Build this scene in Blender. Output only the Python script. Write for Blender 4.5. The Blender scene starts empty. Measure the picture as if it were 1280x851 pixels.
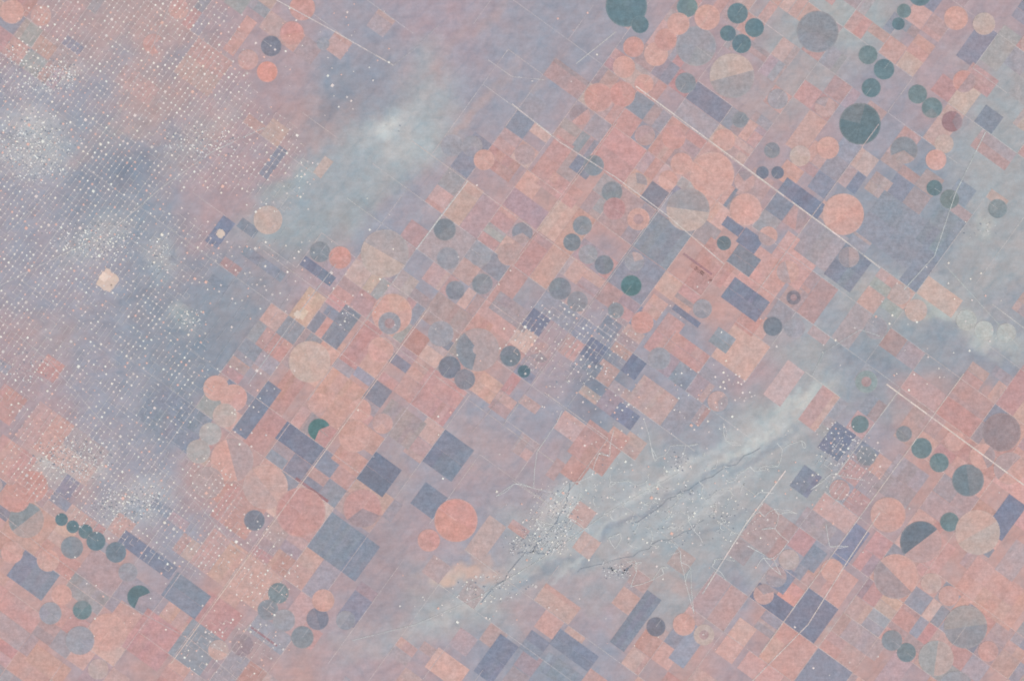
import bpy, math, random
import numpy as np
random.seed(7); rng=np.random.default_rng(11)
TH=math.radians(36); CS,SN=math.cos(TH),math.sin(TH)
SEC=53.75; U0=604.0; V0=-377.0
GAIN=(1.15,1.165,1.125); HAZE_RGB=(168,161,167); HAZE_MIX=.10  # atmospheric haze painted into surface colours, on top of already washed-out palettes
def hazy_lin(c):
    o=[]
    for k,v in enumerate(c):
        v=v*(1-HAZE_MIX)+HAZE_RGB[k]*HAZE_MIX if v<215 else v  # blend haze into the base colour, except bright channels
        v=max(0,min(255,v))/255
        v=v/12.92 if v<=0.04045 else ((v+0.055)/1.055)**2.4
        o.append(min(.9,v*GAIN[k]))
    return o
def hazy_linA(a):
    a=a*(1-HAZE_MIX)+np.array(HAZE_RGB)*HAZE_MIX  # same haze veil painted into the ground vertex colours
    a=np.clip(a,0,255)/255
    a=np.where(a<=0.04045,a/12.92,((a+0.055)/1.055)**2.4)
    return a*np.array(GAIN)
def W(x,y): return (x-640.0, 425.5-y)
def uv2xy(u,v): return (u*CS-v*SN, u*SN+v*CS)
def xy2uv(x,y): return (x*CS+y*SN, -x*SN+y*CS)
def mixc(a,b,t): return tuple(a[i]*(1-t)+b[i]*t for i in range(3))
def jit(c,s=5):
    d=random.gauss(0,s); return tuple(v+d+random.gauss(0,s*.35) for v in c)

# ---------- materials ----------
def make_mat(name,scale,amp,fine,rough=0.95,tint=0.5,streak=0.0,sang=-48,sscale=(.035,.17,.1),mid=0):
    m=bpy.data.materials.new(name); m.use_nodes=True
    nt=m.node_tree; N=nt.nodes; L=nt.links
    b=N['Principled BSDF']; b.inputs['Roughness'].default_value=rough
    b.inputs['Specular IOR Level'].default_value=0.05
    at=N.new('ShaderNodeAttribute'); at.attribute_name='Col'
    tc=N.new('ShaderNodeNewGeometry')
    def noise(s,d,vec=None,r=.6):
        n=N.new('ShaderNodeTexNoise'); n.inputs['Scale'].default_value=s; n.inputs['Detail'].default_value=d; n.inputs['Roughness'].default_value=r
        L.new(vec if vec is not None else tc.outputs['Position'],n.inputs['Vector']); return n
    def mr(src,lo,hi):
        r=N.new('ShaderNodeMapRange'); r.inputs['From Min'].default_value=0.3; r.inputs['From Max'].default_value=0.7
        r.inputs['To Min'].default_value=lo; r.inputs['To Max'].default_value=hi; L.new(src,r.inputs['Value']); return r.outputs['Result']
    def mul(a,c):
        mu=N.new('ShaderNodeMath'); mu.operation='MULTIPLY'; L.new(a,mu.inputs[0]); L.new(c,mu.inputs[1]); return mu.outputs[0]
    f=mul(mr(noise(scale,5).outputs['Fac'],1-amp,1+amp),mr(noise(.4,2).outputs['Fac'],1-fine,1+fine))
    if mid: f=mul(f,mr(noise(.2,2,None,.5).outputs['Fac'],1-mid,1+mid))
    if streak>0:
        mp=N.new('ShaderNodeMapping'); mp.inputs['Rotation'].default_value=(0,0,math.radians(sang)); mp.inputs['Scale'].default_value=sscale
        L.new(tc.outputs['Position'],mp.inputs['Vector'])
        f=mul(f,mr(noise(1,5,mp.outputs[0],.65).outputs['Fac'],1-streak,1+streak))
    vm=N.new('ShaderNodeVectorMath'); vm.operation='SCALE'; L.new(at.outputs['Color'],vm.inputs[0]); L.new(f,vm.inputs['Scale'])
    n3=noise(.04,5)
    cr=N.new('ShaderNodeValToRGB'); L.new(n3.outputs['Fac'],cr.inputs[0])
    e=cr.color_ramp.elements
    e[0].position=.32; e[0].color=(1-.09*tint,1.0,1+.03*tint,1); e[1].position=.68; e[1].color=(1+.08*tint,1-.01*tint,1-.05*tint,1)
    v2=N.new('ShaderNodeVectorMath'); v2.operation='MULTIPLY'; L.new(vm.outputs[0],v2.inputs[0]); L.new(cr.outputs[0],v2.inputs[1])
    L.new(v2.outputs[0],b.inputs['Base Color'])
    return m
M_ter=make_mat('dry_rangeland',0.12,0.05,0.045,tint=.8,streak=.05)
M_field=make_mat('tilled_soil_and_crops',0.10,0.10,0.045,tint=0.8,streak=.045,sang=36,sscale=(.03,.5,.1),mid=.04)
M_road=make_mat('caliche_road',0.1,0.06,0.12,tint=.2)
M_pad=make_mat('caliche_gravel',0.1,0.05,0.1,tint=.2)
M_roof=make_mat('pale_roofing',0.1,0.05,0.15,tint=.2)

class Batch:
    def __init__(s): s.v=[];s.f=[];s.c=[]
    def poly(s,pts,col,z=0):
        n=len(s.v); a=0
        for i in range(len(pts)):
            x1,y1=pts[i];x2,y2=pts[(i+1)%len(pts)]; a+=x1*y2-x2*y1
        if a<0: pts=pts[::-1]
        s.v+= [(p[0],p[1],z) for p in pts]; s.f.append(tuple(range(n,n+len(pts)))); s.c.append(hazy_lin(col))
    def rect(s,cx,cy,w,h,col,ang=TH,z=0,wob=0):
        c,sn=math.cos(ang),math.sin(ang); P=[]
        for a,b in((-1,-1),(1,-1),(1,1),(-1,1)):
            du=a*w/2+random.uniform(-wob,wob); dv=b*h/2+random.uniform(-wob,wob)
            P.append(W(cx+du*c-dv*sn, cy+du*sn+dv*c))
        s.poly(P,col,z)
    def box(s,cx,cy,w,h,ht,col,ang=TH,z=0):
        ht=ht*random.uniform(.7,1.3)
        c,sn=math.cos(ang),math.sin(ang); P=[]
        for a,b in((-1,1),(1,1),(1,-1),(-1,-1)):
            du=a*w/2; dv=b*h/2
            P.append(W(cx+du*c-dv*sn, cy+du*sn+dv*c))
        n=len(s.v); s.v+=[(p[0],p[1],z) for p in P]+[(p[0],p[1],z+ht) for p in P]
        q=hazy_lin(col)
        area=sum(P[i][0]*P[(i+1)%4][1]-P[(i+1)%4][0]*P[i][1] for i in range(4))
        F=[(4,5,6,7)]+[(i,(i+1)%4,4+(i+1)%4,4+i) for i in range(4)]
        for k,f in enumerate(F):
            if area<0: f=f[::-1]
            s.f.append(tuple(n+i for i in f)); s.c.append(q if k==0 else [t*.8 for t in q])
    def line(s,pts,w,col,z=0,wob=0,fade=0):
        for (x1,y1),(x2,y2) in zip(pts,pts[1:]):
            d=math.hypot(x2-x1,y2-y1)
            if d<.01: continue
            n=max(1,int(d/12)); nx,ny=-(y2-y1)/d*w/2,(x2-x1)/d*w/2
            for k in range(n):
                a=k/n;b=(k+1)/n
                p=(x1+(x2-x1)*a,y1+(y2-y1)*a);q=(x1+(x2-x1)*b,y1+(y2-y1)*b)
                cc=jit(col,3)
                if fade: cc=mixc(cc,G(*p),min(1,max(0,random.gauss(fade,.2))))
                s.poly([W(p[0]+nx,p[1]+ny),W(q[0]+nx,q[1]+ny),W(q[0]-nx,q[1]-ny),W(p[0]-nx,p[1]-ny)],cc,z)
    def build(s,name,mat,z):
        if not s.f: return
        me=bpy.data.meshes.new(name); me.from_pydata(s.v,[],s.f)
        at=me.color_attributes.new('Col','FLOAT_COLOR','CORNER')
        arr=np.array([list(c)+[1] for f,c in zip(s.f,s.c) for _ in f],dtype=np.float32)
        at.data.foreach_set('color',arr.ravel()); me.materials.append(mat)
        o=bpy.data.objects.new(name,me); o.location.z=z; bpy.context.collection.objects.link(o); return o

# ---------- coarse tone map ----------
PAL={'L':(157,153,165),'B':(144,148,161),'G':(164,164,168),'W':(176,178,181),'P':(187,152,149),
 'M':(172,151,157),'D':(130,136,152),'C':(158,163,168),'O':(160,146,155),'R':(167,151,161),'Q':(178,154,155)}
rows=["MQQMMLRRLLMMGGMM","LLQMMBGLLMMMMLMG","LBLMMCGMMPPMMLBG","LBBMCCLMPPPPMBBG","LLBBMMLLMMPPLGGG",
"MLBBPPPPMLLMGBBB","MLBMPPMLLLLGGLPP","PLLPPOLMMGGGGLPP","PPLMMOMLGGGGLMPP","PPMPMMGGMMGLPMPP","PMPMPMMLBLPMPPMP"]
mask=["5324410001555466","0121100025643454","0000110489875432","0001222798888421","0011556566787443",
"1001888864562221","4005986433321268","8116952132000589","9536732200013899","9988520134338988","9897744466667877"]
TONE=np.array([[PAL[c] for c in r] for r in rows],float); MASK=np.array([[int(c)/9 for c in r] for r in mask])
def samp(A,x,y):
    gx=np.clip((np.asarray(x,float)-40)/80,0,14.999); gy=np.clip((np.asarray(y,float)-40)/79,0,9.999)
    i=np.floor(gx).astype(int); j=np.floor(gy).astype(int); fx=gx-i; fy=gy-j
    fx=fx*fx*(3-2*fx); fy=fy*fy*(3-2*fy)
    if A.ndim==3: fx=fx[...,None]; fy=fy[...,None]
    return (A[j,i]*(1-fx)+A[j,i+1]*fx)*(1-fy)+(A[j+1,i]*(1-fx)+A[j+1,i+1]*fx)*fy
NT={}
def vnoise(X,Y,s,seed):
    if seed not in NT: NT[seed]=np.random.default_rng(seed).random((257,257))
    T=NT[seed]
    gx=(X/s)%255; gy=(Y/s)%255; i=np.floor(gx).astype(int); j=np.floor(gy).astype(int); fx=gx-i; fy=gy-j
    fx=fx*fx*(3-2*fx); fy=fy*fy*(3-2*fy)
    return (T[j,i]*(1-fx)+T[j,i+1]*fx)*(1-fy)+(T[j+1,i]*(1-fx)+T[j+1,i+1]*fx)*fy-.5
FE=[(500,178,60,34,-30,(173,176,180),.85),(495,172,40,26,-30,(186,188,189),.85),(490,162,13,11,0,(212,212,208),.9),(530,140,50,20,-45,(172,174,179),.6),
(400,235,70,42,-35,(158,164,171),.85),(440,210,90,25,-35,(161,165,172),.5),(380,215,18,14,0,(176,184,185),.5),
(480,285,80,20,-50,(153,149,162),.6),(560,225,70,12,-50,(167,167,175),.35),
(395,150,60,30,-20,(174,149,149),.6),(420,130,45,10,-40,(136,140,153),.5),(450,100,50,14,-40,(140,142,156),.4),
(600,130,60,6,-50,(187,159,154),.5),(560,60,60,6,-50,(179,157,159),.4),(680,100,55,5,-48,(192,158,151),.6),(735,25,60,7,-48,(180,153,154),.4),
(640,95,30,4,-50,(188,159,155),.6),(700,50,110,80,-40,(155,152,164),.7),(620,15,50,6,-45,(182,159,159),.35),
(505,790,90,20,-22,(170,170,175),.6),(620,735,60,22,-35,(173,173,176),.7),(700,680,70,22,-40,(177,178,180),.75),
(800,640,120,45,-25,(168,171,176),.7),(900,590,110,30,-32,(174,176,180),.75),(985,520,80,22,-30,(183,184,185),.8),(1010,490,50,10,-30,(200,199,195),.6),
(850,690,120,30,-28,(164,167,172),.5),(960,620,60,30,-30,(165,168,173),.5),(740,600,60,10,-40,(188,189,190),.5),(860,580,60,6,-30,(198,198,197),.6),(800,615,50,4,-35,(198,198,198),.5),(930,560,50,4,-30,(204,203,200),.6),
(760,660,60,3,-30,(192,193,193),.5),(820,670,70,3,-25,(188,189,191),.5),(900,620,70,3,-33,(190,191,192),.5),(720,700,50,3,-40,(192,193,193),.5),(960,560,60,4,-35,(142,148,159),.6),(860,610,80,4,-30,(143,149,160),.6),(780,655,60,4,-33,(141,147,159),.6),(680,715,50,4,-30,(141,147,159),.6),(900,655,60,4,-20,(143,149,160),.5),(740,690,40,4,-50,(141,147,159),.5),
(700,630,16,26,20,(194,194,195),.7),(560,770,60,10,-20,(182,180,180),.5),(440,790,40,12,-20,(170,165,169),.5),
(488,640,26,115,4,(165,149,155),.9),(480,740,44,45,0,(161,147,154),.85),(500,560,10,60,0,(174,159,162),.5),
(580,717,38,10,-3,(206,173,162),.95),(600,700,24,8,20,(196,163,154),.6),(560,725,20,7,0,(212,183,168),.6),
(45,185,45,38,-20,(182,181,185),.8),(30,150,30,20,0,(188,186,189),.6),(70,95,30,18,-30,(190,183,184),.6),(120,300,50,22,-35,(180,178,181),.6),
(90,575,45,28,10,(194,186,183),.7),(170,630,50,25,-30,(184,183,187),.6),(75,560,15,15,0,(208,198,188),.6),(200,320,18,25,0,(188,185,185),.5),
(160,215,50,24,-30,(132,136,151),.7),(110,225,50,16,-50,(136,139,154),.5),(230,70,40,16,-40,(142,142,156),.5),
(235,400,16,18,-50,(190,192,186),.9),(160,390,70,30,-20,(145,146,158),.5),(260,430,70,50,-30,(135,141,154),.75),(215,520,38,30,20,(130,138,152),.6),
(310,370,70,40,-40,(144,149,160),.6),(1225,285,22,12,-50,(190,191,187),.7),(1170,260,40,50,-30,(146,151,161),.6),(1230,220,40,60,20,(164,167,171),.6),
(1200,400,80,14,35,(186,187,184),.7),(1175,380,30,18,30,(182,184,179),.6),(1255,430,40,16,10,(183,184,181),.6),(1110,380,40,26,20,(172,163,161),.6),
(1085,270,60,50,0,(142,148,159),.4),(1120,430,90,36,20,(148,154,162),.7),(1090,500,60,22,30,(151,157,164),.5),(1210,470,50,16,-30,(152,150,159),.5),
(970,130,60,40,-20,(174,160,161),.6),(1020,100,50,25,-30,(172,166,168),.5),(1060,20,40,30,30,(172,175,175),.5),(960,15,30,18,0,(170,172,174),.4),
(1100,765,20,14,-30,(198,199,197),.7),(1040,800,30,16,-50,(196,189,186),.6),(1010,840,26,20,-50,(192,186,186),.5),
(560,300,60,50,-50,(160,154,163),.4),(640,370,50,20,-20,(158,152,159),.6),(600,560,70,30,30,(172,156,160),.6),(640,600,50,30,30,(159,151,161),.6),
(745,490,26,50,10,(128,134,150),.7),(760,470,30,40,-20,(130,136,150),.5),(880,530,50,30,-40,(148,148,161),.6),(740,745,60,20,-20,(160,159,164),.5),
(830,760,60,22,-20,(164,161,167),.5),(830,725,70,12,30,(186,154,149),.4),(660,300,30,60,36,(186,152,147),.4),(350,240,30,12,-20,(150,162,165),.5),
(1235,790,70,36,30,(196,158,151),.5),(1180,740,60,36,35,(192,154,149),.5),(20,20,50,40,20,(180,153,153),.5),(190,130,50,24,-20,(174,153,154),.6),
(250,170,60,20,-40,(182,168,167),.5),(110,190,30,14,-45,(176,154,155),.5),(60,420,40,30,20,(174,156,158),.5),(160,160,30,12,0,(188,160,153),.4),(230,40,60,14,30,(182,153,151),.5),(130,60,40,16,-50,(178,155,156),.5),(340,800,60,30,0,(160,151,159),.4)]
def ground(X,Y):
    wx=vnoise(X,Y,60,1)*60+vnoise(X,Y,22,2)*22; wy=vnoise(X,Y,60,3)*60+vnoise(X,Y,22,4)*22
    C=samp(TONE,X+wx,Y+wy)
    wx2=(vnoise(X,Y,24,5)*16+vnoise(X,Y,9,6)*12+vnoise(X,Y,4.5,16)*7); wy2=(vnoise(X,Y,24,7)*16+vnoise(X,Y,9,8)*12+vnoise(X,Y,4.5,18)*7)
    for cx,cy,rx,ry,a,rgb,st in FE:
        rr=max(rx,ry)*1.9+30
        i0,i1=np.searchsorted(X[0],[cx-rr,cx+rr]); j0,j1=np.searchsorted(Y[:,0],[cy-rr,cy+rr])
        sl=(slice(j0,j1),slice(i0,i1))
        a=math.radians(a); wk=1 if ry>=8 else .6; dx=X[sl]+wx2[sl]*wk-cx; dy=Y[sl]+wy2[sl]*wk-cy
        p=(dx*math.cos(a)+dy*math.sin(a))/rx; q=(-dx*math.sin(a)+dy*math.cos(a))/ry
        w=(st*np.exp(-(p*p+q*q)**1.7*.8))[...,None]
        C[sl]=C[sl]*(1-w)+np.array(rgb,float)*w
    C0=C.copy()
    U=X*math.cos(-.8)+Y*math.sin(-.8); V=-X*math.sin(-.8)+Y*math.cos(-.8)
    n=vnoise(U,V*3,40,21)*6+vnoise(X,Y,14,22)*5+vnoise(U,V*2.5,12,23)*6+vnoise(X,Y,6,24)*5+vnoise(U,V*2,5,25)*5
    rd=1-np.abs(vnoise(U,V*2.2,30,31)+vnoise(X,Y,11,32)*.4)*14; rd=np.clip(rd,0,1)
    return C0,C+n[...,None]-rd[...,None]*np.array([9,5,3.])
xs=np.concatenate([[-90000,-40000,-15000,-5000,-1500,-600],np.arange(-250,1531,2.5),[1900,3000,6000,16000,40000,90000]])
ys=np.concatenate([[-90000,-40000,-15000,-5000,-1500,-600],np.arange(-250,1101,2.5),[1500,3000,6000,16000,40000,90000]])
X,Y=np.meshgrid(xs,ys); C0,C=ground(X,Y)
V=np.stack([X-640,425.5-Y,np.zeros_like(X)],-1).reshape(-1,3)
nx,ny=len(xs),len(ys)
idx=np.arange(nx*ny).reshape(ny,nx)
F=np.stack([idx[1:,:-1],idx[1:,1:],idx[:-1,1:],idx[:-1,:-1]],-1).reshape(-1,4)
me=bpy.data.meshes.new('ground'); me.vertices.add(len(V)); me.vertices.foreach_set('co',V.ravel())
me.loops.add(F.size); me.loops.foreach_set('vertex_index',F.ravel().astype(np.int32))
me.polygons.add(len(F)); me.polygons.foreach_set('loop_start',np.arange(0,F.size,4,dtype=np.int32)); me.polygons.foreach_set('loop_total',np.full(len(F),4,dtype=np.int32))
me.update(calc_edges=True)
at=me.color_attributes.new('Col','FLOAT_COLOR','POINT')
at.data.foreach_set('color',np.concatenate([hazy_linA(C.reshape(-1,3)),np.ones((len(V),1))],1).astype(np.float32).ravel())
me.materials.append(M_ter)
o=bpy.data.objects.new('ground',me); bpy.context.collection.objects.link(o)
def G(x,y):
    i=int(min(max(round((x+250)/2.5),0),710))+6; j=int(min(max(round((y+250)/2.5),0),538))+6
    return tuple(C0[j,i])
# ---------- explicit rectangular fields (data) ----------
D=(131,136,151); DD=(120,126,146); Bq=(143,148,160); PK=(198,157,150); RD=(188,146,143); TN=(203,171,159)
R=[(825,298,54,54,D),(1003,250,58,24,DD),(1060,336,44,46,D),(916,283,26,14,DD),(938,300,28,20,DD),(930,326,34,22,D),(932,374,54,30,DD),(935,385,22,22,D),
(745,438,24,28,DD),(792,460,20,26,DD),(780,520,28,24,DD),(740,460,22,20,D),(670,403,26,30,DD),(726,207,28,22,D),(427,408,24,48,D),(322,512,20,78,DD),
(218,524,76,56,D),(373,555,56,26,DD),(560,567,48,52,DD),(473,592,36,42,DD),(537,628,38,30,DD),(428,682,78,54,D),(232,745,52,38,D),(185,692,80,22,DD),
(245,806,46,52,Bq),(40,716,54,40,D),(620,823,28,58,DD),(668,806,28,28,D),(716,811,56,24,D),(700,840,56,30,Bq),(793,776,24,84,D),(962,752,54,26,DD),
(1012,770,48,54,DD),(978,722,26,30,D),(1063,680,24,52,DD),(1016,697,24,30,D),(1046,552,32,46,DD),(1008,600,26,36,D),(1256,645,24,54,DD),
(1120,288,82,62,Bq),(1178,290,42,60,Bq),(1235,147,28,26,D),(904,428,26,26,Bq),(856,470,28,28,Bq),(274,290,16,36,DD),(343,204,12,44,D),(396,338,50,14,DD),
(310,285,26,14,D),(1028,306,52,52,(158,149,157)),(990,325,52,54,PK),(858,395,40,8,DD),(895,330,50,44,RD),(872,330,44,3.5,(160,124,131)),(905,345,30,20,PK),
(870,352,26,26,RD),(545,497,56,54,RD),(600,478,46,30,PK),(625,205,44,26,RD),(660,228,26,26,PK),(690,200,26,60,RD),(270,772,52,52,RD),
(190,800,56,60,RD),(158,772,40,30,PK),(1240,740,90,54,PK),(1045,738,30,56,PK),(990,790,40,34,PK),(986,740,26,26,(206,152,144)),(685,782,28,26,PK),(420,492,54,50,PK),
(935,402,28,26,RD),(8,505,34,40,RD),(15,575,50,40,RD),(745,560,54,50,RD),(770,550,26,26,PK),(720,590,26,26,RD),(820,500,54,40,(184,157,155)),
(850,520,30,50,(150,148,160)),(1150,60,26,26,RD),(1205,240,26,26,Bq),(350,500,28,80,RD),(330,540,30,50,RD),(300,640,54,50,RD),(390,612,50,4,(158,118,125)),(330,795,40,3,(158,122,129)),
(445,580,54,26,PK),(500,530,54,40,(168,150,154)),(830,420,26,54,RD),(860,440,54,26,RD),(760,410,26,26,D),(820,385,26,26,PK),(955,345,54,54,PK),
(560,395,54,40,(180,155,154)),(600,410,26,26,RD),(640,390,54,26,(168,153,157)),(700,235,54,26,RD),(890,250,30,54,PK),
(945,235,30,40,(182,153,151)),(500,365,26,50,(176,155,157)),(450,430,26,60,RD),(408,442,24,50,PK),(330,330,60,20,Bq),
(1130,600,50,54,(164,149,157)),(1170,700,30,54,RD),(920,800,26,54,PK),(860,810,26,54,Bq),(950,840,54,26,PK),(1200,560,50,26,RD),(1165,530,26,26,(176,149,149)),
(1270,700,26,50,(176,155,157)),(560,835,50,30,PK),(60,830,54,26,PK),(110,740,54,26,(160,153,157)),(210,770,20,40,PK),(1080,800,50,26,(172,153,157)),(1020,660,50,26,(168,153,159)),
(300,45,16,52,PK),(1225,100,40,26,(182,149,150)),(1250,60,26,50,(166,158,161)),(1100,230,26,26,(180,157,154)),(385,382,24,42,(204,171,158)),(378,392,10,14,(214,195,180)),(985,215,26,26,PK)]
R=sorted(R,key=lambda r:-sum(r[4]) if r[2]*r[3]>250 else 0)
RX=[]
Q4=SEC/4
for (x,y,w,h,c) in R:
    u,v=xy2uv(x,y); e=[u-w/2,u+w/2,v-h/2,v+h/2]
    if w*h>400:
        for k in range(4):
            o0=U0 if k<2 else V0; s=o0+round((e[k]-o0)/Q4)*Q4
            if abs(s-e[k])<3.8: e[k]=s
    RX.append((e,c))
# ---------- patchwork ----------
FP=[((199,159,151),21),((191,146,143),22),((184,152,150),15),((172,150,155),12),((158,152,161),9),((143,147,160),7),((128,133,151),8),((200,170,160),7),((160,160,159),4)]
cols=[c for c,w in FP]; wts=[w for c,w in FP]
def fcol(): return jit(random.choices(cols,wts)[0],5)
pw=Batch(); sub=Batch(); lanes=Batch()
def patch(u,v,w,h,m):
    x,y=uv2xy(u,v)
    if not(-120<x<1400 and -120<y<970): return
    if random.random()>m*1.15: return
    c=mixc(fcol(),G(x,y),.42-.2*m)
    for (e,_) in RX:
        if e[0]-2<u<e[1]+2 and e[2]-2<v<e[3]+2: return
    pw.rect(x,y,w-.6,h-.6,c,wob=.35)
    if random.random()<.4:
        k=random.choice([.25,.33,.5]); c2=mixc(c,fcol(),.4)
        if random.random()<.5: du=(w*(1-k))/2*random.choice([-1,1]); xx,yy=uv2xy(u+du,v); sub.rect(xx,yy,w*k-.8,h-1,c2,wob=.3)
        else: dv=(h*(1-k))/2*random.choice([-1,1]); xx,yy=uv2xy(u,v+dv); sub.rect(xx,yy,w-1,h*k-.8,c2,wob=.3)
rpiv=[]
LI={i:random.choice([0,.35,.9,.95]) for i in range(-40,40)}; LJ={i:random.choice([0,.35,.9,.95]) for i in range(-40,40)}
for i in range(-25,30):
    for j in range(-30,30):
        uc=U0+(i+.5)*SEC; vc=V0+(j+.5)*SEC; x,y=uv2xy(uc,vc)
        if not(-150<x<1430 and -150<y<1000): continue
        m=float(samp(MASK,np.array([x]),np.array([y]))[0])
        r=random.random(); q=SEC/4
        if r<.07: patch(uc,vc,SEC,SEC,m)
        elif r<.24:
            for s in(-1,1): patch(uc+s*q,vc,SEC/2,SEC,m)
        elif r<.38:
            for s in(-1,1): patch(uc,vc+s*q,SEC,SEC/2,m)
        else:
            for a in(-1,1):
                for b in(-1,1):
                    t=random.random(); uu=uc+a*q; vv=vc+b*q
                    if t<.5: patch(uu,vv,SEC/2,SEC/2,m)
                    elif t<.67:
                        for s in(-1,1): patch(uu+s*q/2,vv,q,SEC/2,m)
                    elif t<.84:
                        for s in(-1,1): patch(uu,vv+s*q/2,SEC/2,q,m)
                    else:
                        patch(uu,vv,SEC/2,SEC/2,m)
                        xx,yy=uv2xy(uu,vv)
                        if random.random()<m*.8: rpiv.append((xx,yy))
        a=uv2xy(uc-SEC/2,vc-SEC/2); b=uv2xy(uc+SEC/2,vc-SEC/2); d=uv2xy(uc-SEC/2,vc+SEC/2)
        g=mixc(G(x,y),(214,202,197),.5); k=min(1,m+.35)
        if random.random()<LJ[j]*k: lanes.line([a,b],.7,g,fade=.1)
        if random.random()<LI[i]*k: lanes.line([a,d],.7,g,fade=.1)
pw.build('crop_field_patchwork',M_field,.03); sub.build('crop_strip_patchwork',M_field,.05); lanes.build('farm_lanes',M_road,.135)
for k,(e,c) in enumerate(RX):
    w=e[1]-e[0]; h=e[3]-e[2]; x,y=uv2xy((e[0]+e[1])/2,(e[2]+e[3])/2)
    b=Batch(); cc=mixc(jit(c,2.5),G(x,y),.12)
    n=max(1,int(w/random.choice([6,9,14,27]))); m2=1 if random.random()<.5 or h<20 else 2
    for i in range(n):
        for jj in range(m2):
            du=-w/2+(i+.5)*w/n; dv=0 if m2==1 else (jj-.5)*h/2; hh=(h-.5)/m2
            b.rect(x+du*CS-dv*SN,y+du*SN+dv*CS,w/n,hh,jit(cc,2.4),wob=0)
    b.build('crop_field',M_field,.07+.0004*k)
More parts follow.
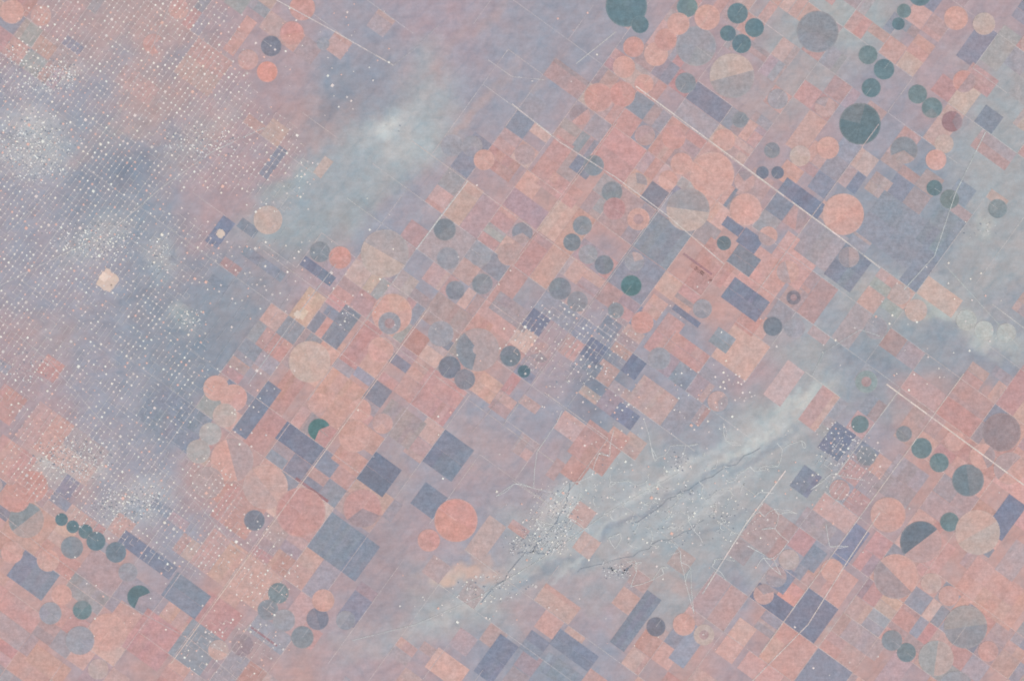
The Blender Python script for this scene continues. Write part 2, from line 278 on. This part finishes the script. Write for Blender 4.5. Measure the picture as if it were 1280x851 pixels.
# ---------- centre pivot circles ----------
T=(102,123,132); TG=(116,131,136); GR=(137,139,147); PKc=(200,158,151); RDc=(195,149,144); TNc=(188,167,161); GY=(155,151,159)
Cc=[(783,8,26,T),(800,31,11,T),(859,9,13,TG),(922,17,13,T),(910,42,10,T),(943,35,12,T),(927,55,12,T),(870,58,25,GY),(915,95,28,TNc,1),(857,104,13,GR),(1022,40,26,GR,1),
(1075,155,26,(100,117,125),4),(1105,87,13,T),(1089,110,12,T),(1085,69,12,TG),(1147,118,12,TG),(1165,135,13,TG,4),(1190,152,13,(152,120,125),1),(1130,188,17,GR,1),(1150,-6,14,T),
(1195,23,15,PKc),(1205,102,14,RDc,1),(1168,235,10,T),(1187,249,12,(120,131,134)),(1247,261,12,(132,141,146)),(925,150,10,GR),(965,188,10,GR),(953,216,8,(120,123,137)),(972,216,8,(118,121,136)),
(792,59,13,RDc),(780,84,14,PKc),(820,68,15,PKc),(832,50,14,RDc),(848,30,14,PKc),(884,22,16,PKc),(748,122,18,RDc),(778,118,16,RDc),(805,105,12,PKc),(1123,30,8,T),(1130,14,9,TG),
(890,218,28,PKc),(860,262,27,TNc,1),(1054,268,26,PKc),(932,262,20,PKc),(835,225,12,PKc),(852,205,14,PKc),(842,172,15,RDc),(765,240,13,GR),(768,261,14,(176,137,139)),(798,274,14,PKc,2),
(742,207,13,GR),(728,282,12,GR),(715,303,11,(124,131,140)),(735,318,12,GY),(755,331,12,(128,130,141)),(793,327,12,GY,1),(789,357,13,(91,119,124)),(700,361,14,(131,132,142)),(722,377,13,(142,140,148)),
(803,403,14,RDc),(770,388,10,GR),(878,386,12,GY,1),(905,304,9,(112,122,130)),(992,372,9,(130,124,134),2),(985,340,14,PKc,1),(966,408,12,(122,127,138)),(993,410,13,GY),(824,448,14,GY),
(653,291,13,(142,140,150),1),(560,323,14,GY),(556,287,14,(126,129,137)),(600,319,14,GY),(636,318,14,(180,152,150)),(603,355,13,GR,1),(569,363,12,(134,135,146)),(565,182,14,GY),(590,183,13,GY),(605,200,13,PKc),
(481,317,30,TNc,1),(400,315,13,GR),(425,322,14,RDc),(490,392,25,PKc),(487,404,14,GY,2),(551,417,16,GY),(597,437,27,(174,154,155),6),(562,459,14,(124,126,138)),(581,474,13,(134,132,142)),
(638,445,13,(120,127,137),1),(655,464,8,(94,113,124)),(387,452,26,(194,167,158)),(335,275,18,(190,167,161)),(476,437,16,PKc),(270,485,16,PKc,1),(292,497,17,PKc),(281,519,15,TNc),
(263,542,14,(172,166,167)),(248,564,15,(176,166,165)),(290,575,27,PKc,1),(332,608,28,(186,157,154),1),(376,640,31,(189,145,143)),(260,603,20,(176,155,156)),(318,650,13,(124,126,138)),
(443,545,20,PKc),(450,512,14,PKc),(453,635,24,(189,147,145),1),(570,650,27,(203,149,143)),(536,675,14,RDc),(33,650,22,(138,141,146),1),(20,622,18,RDc),(40,608,20,RDc),
(77,649,8,T),(91,658,8,T),(107,664,9,T),(120,676,12,(108,124,134)),(90,684,14,GR),(145,690,13,(116,126,138)),(77,743,13,PKc),(63,766,14,GY),(174,746,15,(94,115,123),3),(103,762,12,TG,4),(399,537,14,(90,120,122),3),
(135,790,24,PKc),(100,800,18,GY),(303,806,14,(150,134,142)),(335,762,13,GR),(348,741,13,(128,136,142)),(355,775,14,GY),(378,796,14,GR),(397,773,14,(124,126,141),4),(404,750,14,PKc),(432,775,12,GY,1),
(1152,560,13,TG),(1174,578,12,TG),(1130,542,10,GR),(1210,600,20,(116,126,134),4),(1252,540,24,(150,132,136),4),(1228,570,16,PKc,1),(1187,652,12,TG),(1151,677,26,(110,117,128),5),(1110,643,22,PKc),
(1120,720,28,PKc,1),(1222,665,28,TNc,1),(1075,530,11,TG),(1083,570,12,GR),(1083,477,14,(141,153,156),2),(1208,400,13,(176,178,176)),(1230,413,12,(180,182,180)),(1258,416,12,(176,178,177)),(1040,712,14,PKc),
(1133,815,12,(120,131,138)),(1115,800,13,GR),(1207,783,27,(162,152,152),1),(1170,822,22,(158,156,158),1),(880,793,13,TNc,2),(820,783,12,(120,120,132)),(855,780,14,PKc),(1145,388,14,(188,166,160)),
(1125,368,13,(180,162,160)),(339,58,13,(126,127,141)),(334,90,13,(212,150,141)),(365,42,15,RDc),(378,10,16,RDc),(15,15,15,PKc),(404,55,8,GY),(1230,30,14,TNc),(1180,180,12,TNc),(905,175,14,PKc),
(960,295,12,PKc,1),(1195,860,22,GY),(1262,585,20,PKc,1),(1095,410,14,GY),(1170,200,13,PKc),(1035,185,14,PKc),(1000,195,13,TNc),(60,700,14,PKc),(15,690,14,PKc),(160,715,12,GY)]
for (x,y) in rpiv:
    if -30<x<1310 and -30<y<880 and all(math.hypot(x-c[0],y-c[1])>c[2]+13 for c in Cc):
        base=random.choice([PKc,RDc,TNc,GY,PKc,RDc,(178,152,152)]); Cc.append((x,y,12.8,mixc(base,G(x,y),.35),random.choice([0,0,1])))
for k,c in enumerate(Cc):
    x,y,r,col=c[:4]; mode=c[4] if len(c)>4 else 0
    b=Batch(); n=48; rings=[0,.22,.45,.7,.94,1.0]
    a0=random.uniform(0,2*math.pi); span=random.choice([.5,.5,.25,.33])*2*math.pi
    alt=mixc(col,random.choice([(204,162,153),(150,147,157),(130,133,146)]) ,.5)
    if mode==0: alt=jit(col,2.6)
    if mode==4: alt=mixc(col,(176,152,154),.22)
    if mode==5: alt=(182,151,150); a0=-.75; span=math.pi
    if mode==6: alt=(134,137,147); a0=1.75; span=2.3
    wedge=[0]*n
    if random.random()<.5:
        s=random.randint(0,n)
        for q in range(random.randint(2,10)): wedge[(s+q)%n]=random.gauss(0,2.5)
    for i in range(len(rings)-1):
        ro,ri=rings[i+1]*r,rings[i]*r; rj=random.gauss(0,1.1)
        for q in range(n):
            t0=2*math.pi*q/n;t1=2*math.pi*(q+1)/n
            if mode==3 and not (0<= (t0-1.9)%(2*math.pi) <3.9): continue
            cc=col
            if mode in(0,1,4,5) and ((t0-a0)%(2*math.pi))<span: cc=alt
            if mode==6 and ((t0-a0)%(2*math.pi))<span and ri>.2*r: cc=alt
            if mode==2 and ri<r*.45: cc=mixc(col,(172,142,145),.8)
            cc=tuple(v+rj+wedge[q] for v in cc)
            if i==len(rings)-2: cc=mixc(cc,(192,175,171),.18)
            if i==0: P=[W(x,y),W(x+ro*math.cos(t0),y+ro*math.sin(t0)),W(x+ro*math.cos(t1),y+ro*math.sin(t1))]
            else: P=[W(x+ri*math.cos(t0),y+ri*math.sin(t0)),W(x+ro*math.cos(t0),y+ro*math.sin(t0)),W(x+ro*math.cos(t1),y+ro*math.sin(t1)),W(x+ri*math.cos(t1),y+ri*math.sin(t1))]
            b.poly(P,cc)
    if random.random()<.45:
        t=TH+random.choice([0,.5,1,1.5])*math.pi
        b.line([(x,y),(x+r*math.cos(t),y+r*math.sin(t))],.5,mixc(col,(205,191,186),.45),z=.006)
    b.build('center_pivot_field',M_field,.15+.0005*k)
# ---------- roads ----------
RC=(204,194,191); roads=[([(345,0),(415,38),(492,82)],1.2,RC),([(492,82),(520,60),(548,32)],.7,(178,175,180)),([(770,40),(745,60),(720,80)],.9,(196,193,192)),([(610,75),(640,96),(680,100)],.7,(192,186,187)),
([(640,130),(700,178),(770,222),(835,270),(905,330)],1.2,RC),([(795,108),(930,208),(1060,304),(1100,335)],1.5,(212,200,194)),([(1108,480),(1280,606)],1.7,(214,204,196)),([(1125,487),(1085,540),(1040,600)],1.0,(196,191,189)),
([(1232,165),(1195,240),(1168,320),(1130,362)],1.0,(190,193,192)),([(982,588),(932,655),(878,742)],1.6,(214,205,200)),([(585,226),(520,312)],1.3,(202,199,199)),([(520,312),(440,425),(385,500)],.8,(188,180,183)),
([uv2xy(660,-5),uv2xy(660,545)],1.2,(208,187,180)),([uv2xy(821,-300),uv2xy(821,60)],.8,(194,182,182)),([uv2xy(714,-330),uv2xy(714,-100)],.8,(198,178,174)),
([uv2xy(980,-520),uv2xy(980,-260)],.8,(198,180,177)),([uv2xy(520,-160),uv2xy(800,-160)],.8,(198,182,179)),([uv2xy(450,60),uv2xy(900,60)],.7,(192,179,178)),
([uv2xy(1249,-330),uv2xy(1249,100)],1.1,(204,190,185)),([(0,357),(70,322),(135,292),(200,236),(265,190),(330,160)],1.1,(190,186,188)),([(0,300),(90,215),(150,140),(190,60),(215,0)],.7,(184,179,181)),
([(310,480),(360,410),(420,330)],.9,(186,185,188)),([(1015,470),(1030,440),(1075,412),(1100,420)],.7,(182,185,187)),([(440,800),(520,780),(600,745),(690,690),(760,640),(850,590)],.7,(196,197,197)),
([(1100,640),(1060,700),(1010,780),(940,851)],1.2,(210,196,191)),([(0,640),(60,690),(130,740),(240,800),(300,851)],.7,(190,178,178)),([(680,490),(760,548),(700,630)],.8,(198,185,183)),
([(640,480),(590,540)],.6,(190,173,173)),([(640,600),(700,640)],.6,(198,191,189)),([(0,400),(60,450),(130,530),(230,610),(300,690)],.7,(186,180,183)),([(1240,380),(1280,410)],.9,(196,193,190)),([(1180,330),(1280,440)],.7,(180,183,183))]
for k,(p,w,c) in enumerate(roads):
    b=Batch(); b.line(p,w,c,fade=.1); b.build('road',M_road,.28+.002*k)
# ---------- oil well pads ----------
EL=[(160,55,125,78,.95),(100,150,155,105,1),(60,260,120,110,1),(210,120,95,65,.85),(280,180,85,50,.85),(190,320,80,55,.55),(50,400,95,95,.8),(130,480,120,95,.6),(90,570,75,55,1),(190,620,100,55,.8),
(240,670,60,45,.7),(160,420,90,60,.55),(345,215,50,50,.35),(300,340,110,45,.2),(350,410,70,50,.1),(330,710,40,55,.35),(310,490,30,70,.15),(715,425,75,45,.5),(740,500,70,60,.28),(870,500,60,40,.2),
(1062,585,38,42,.6),(850,640,130,75,.14),(690,650,35,45,.4),(410,60,80,70,.10),(180,740,100,60,.08),(420,380,70,40,.1),(1045,560,30,36,.3),(700,50,80,50,.015),(1000,600,60,60,.12),(1150,420,130,80,.05),(290,810,60,40,.35),(600,740,100,40,.12),(640,420,300,200,.01),(1000,700,300,150,.01)]
def dens(x,y):
    d=0
    for cx,cy,rx,ry,s in EL:
        q=((x-cx)/rx)**2+((y-cy)/ry)**2
        if q<1.6: d=max(d,s*min(1,(1.6-q)/.8))
    return d
pads=Batch(); tr=Batch(); tanks=Batch()
S=6.7
for i in range(-10,330):
    for j in range(-200,180):
        u=-80+i*S; v=-960+(j+200)*S
        x,y=uv2xy(u,v)
        if not(-40<x<1320 and -40<y<890): continue
        d=dens(x,y)
        n=float(vnoise(np.array([x+900.]),np.array([y+900.]),34,77)[0])+float(vnoise(np.array([x+900.]),np.array([y+900.]),12,78)[0])*.5
        d2=d*(1+1.2*n)
        if x<420 and 280<y<460 and x>180 and random.random()<.6 and i%2==0:
            x2,y2=uv2xy(u,v+S); tr.line([(x,y),(x2,y2)],.5,mixc(G(x,y),(212,209,211),.38),z=.002)
        if d<=0: continue
        if random.random()<d2:
            jt=.45 if d>.4 else 1.5
            jx,jy=x+random.gauss(0,jt),y+random.gauss(0,jt); s=random.choice([.9,1.2,1.4,1.6,1.8,2.1,1.3])
            if random.random()<.015: s=3.0
            wv=random.random(); c=mixc((200,191,191),(238,228,221),wv)
            if random.random()<.2: c=(220,182,170)
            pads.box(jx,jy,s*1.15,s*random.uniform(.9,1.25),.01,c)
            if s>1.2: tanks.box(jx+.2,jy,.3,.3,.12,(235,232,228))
        if d>.3 and random.random()<min(.9,d2):
            x2,y2=uv2xy(u,v+S); tr.line([(x,y),(x2,y2)],.6,mixc(G(x,y),(224,216,212),.5))
        if d>.3 and random.random()<.35:
            x2,y2=uv2xy(u+S,v); tr.line([(x,y),(x2,y2)],.5,mixc(G(x,y),(224,216,212),.42),z=.004)
tr.build('well_access_roads',M_road,.37); pads.build('oil_well_pads',M_pad,.39); tanks.build('oil_storage_tanks',M_roof,.41)
# ---------- towns ----------
TW=[(45,185,55,45,640,36),(70,95,35,20,260,30),(120,300,60,24,380,-30),(90,572,50,28,420,30),(165,630,50,26,340,30),(200,320,18,26,100,36),(700,650,20,40,170,60),(665,680,36,18,180,-35),(770,712,24,12,90,0),
(1050,560,28,34,100,36),(735,470,40,30,50,36),(30,460,30,20,80,0),(250,180,60,26,200,-30),(240,400,16,16,70,36),(490,165,14,9,8,0),(850,575,20,16,50,30),(20,90,40,40,180,36),(760,600,40,30,50,0),(1215,285,30,14,34,0),(430,395,14,20,30,36),(860,640,90,40,200,0),(620,735,50,20,70,0)]
for cx,cy,rx,ry,n,a in TW:
    b=Batch()
    for q in range(n):
        r=math.sqrt(random.random())*1.2; t=random.uniform(0,2*math.pi); r*=random.uniform(.5,1)
        x=cx+rx*r*math.cos(t); y=cy+ry*r*math.sin(t); s=random.choice([.5,.7,.9,1.1,1.5])
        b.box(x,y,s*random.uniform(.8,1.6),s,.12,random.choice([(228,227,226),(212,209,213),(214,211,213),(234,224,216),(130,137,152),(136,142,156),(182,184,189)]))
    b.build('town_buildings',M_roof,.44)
lr=Batch(); P=[(random.gauss(850,85),random.gauss(640,48)) for _ in range(210)]
for p in P:
    q=sorted(P,key=lambda t:(t[0]-p[0])**2+(t[1]-p[1])**2)
    for k in (1,2) if random.random()<.35 else (1,):
        mx=(p[0]+q[k][0])/2+random.gauss(0,1.5); my=(p[1]+q[k][1])/2+random.gauss(0,1.5); lr.line([p,(mx,my),q[k]],.65,(202,202,202),z=random.random()*.004)
lr.build('lease_roads',M_road,.36)
def meander(pts,amp,n=9):
    o=[]
    for a,b in zip(pts,pts[1:]):
        for k in range(n):
            t=k/n; o.append((a[0]+(b[0]-a[0])*t+random.gauss(0,amp),a[1]+(b[1]-a[1])*t+random.gauss(0,amp)))
    return o+[pts[-1]]
for p,w in (([(600,752),(665,688),(705,640),(715,600)],1.0),([(650,690),(690,690)],1.4),([(760,710),(780,715),(790,705)],1.6),([(790,655),(860,610),(950,560)],.8),([(720,715),(800,690),(880,650)],.7)):
    b=Batch(); b.line(meander(p,1.6),w,(132,139,151),fade=.15); b.build('creek',M_field,.26)
def blob(name,cx,cy,r,col,z,sq=.8):
    b=Batch(); n=22; P=[]
    for i in range(n):
        t=2*math.pi*i/n; rr=r*(1+random.uniform(-.14,.14))/max(abs(math.cos(t-TH)),abs(math.sin(t-TH)))**sq*.85
        P.append((cx+rr*math.cos(t),cy+rr*math.sin(t)))
    for i in range(n): b.poly([W(cx,cy),W(*P[i]),W(*P[(i+1)%n])],jit(col,2))
    b.build(name,M_ter,z)
blob('quarry_clearing',135,351,14,(211,187,176),.40); blob('quarry_clearing',130,346,6,(222,206,195),.43)
blob('quarry_clearing',276,292,6,(211,188,176),.41); blob('quarry_clearing',372,393,5,(213,192,180),.42)

# ---------- light, sky, camera ----------
w=bpy.data.worlds.new('World'); bpy.context.scene.world=w; w.use_nodes=True
nt=w.node_tree; bg=nt.nodes['Background']; sk=nt.nodes.new('ShaderNodeTexSky'); sk.sky_type='NISHITA'; sk.sun_disc=False
EL_=math.radians(55); AZ=math.radians(140)
sk.sun_elevation=EL_; sk.sun_rotation=AZ; nt.links.new(sk.outputs[0],bg.inputs[0]); bg.inputs[1].default_value=.05
sl=bpy.data.lights.new('sun','SUN'); sl.energy=3.2; sl.angle=math.radians(.5); sl.color=(1,.97,.93)
so=bpy.data.objects.new('sun',sl); bpy.context.collection.objects.link(so)
from mathutils import Vector
d=Vector((math.sin(AZ)*math.cos(EL_),math.cos(AZ)*math.cos(EL_),math.sin(EL_)))
so.rotation_euler=d.to_track_quat('Z','Y').to_euler(); so.location=d*1500
cam=bpy.data.cameras.new('camera'); co=bpy.data.objects.new('camera',cam); bpy.context.collection.objects.link(co)
co.location=(0,0,3000); cam.sensor_width=36; cam.lens=36*3000/1280; cam.clip_start=10; cam.clip_end=300000
cam.dof.use_dof=True; cam.dof.focus_distance=1000; cam.dof.aperture_fstop=.11
bpy.context.scene.camera=co
sc=bpy.context.scene; sc.view_settings.view_transform='Standard'; sc.view_settings.look='None'; sc.view_settings.exposure=0
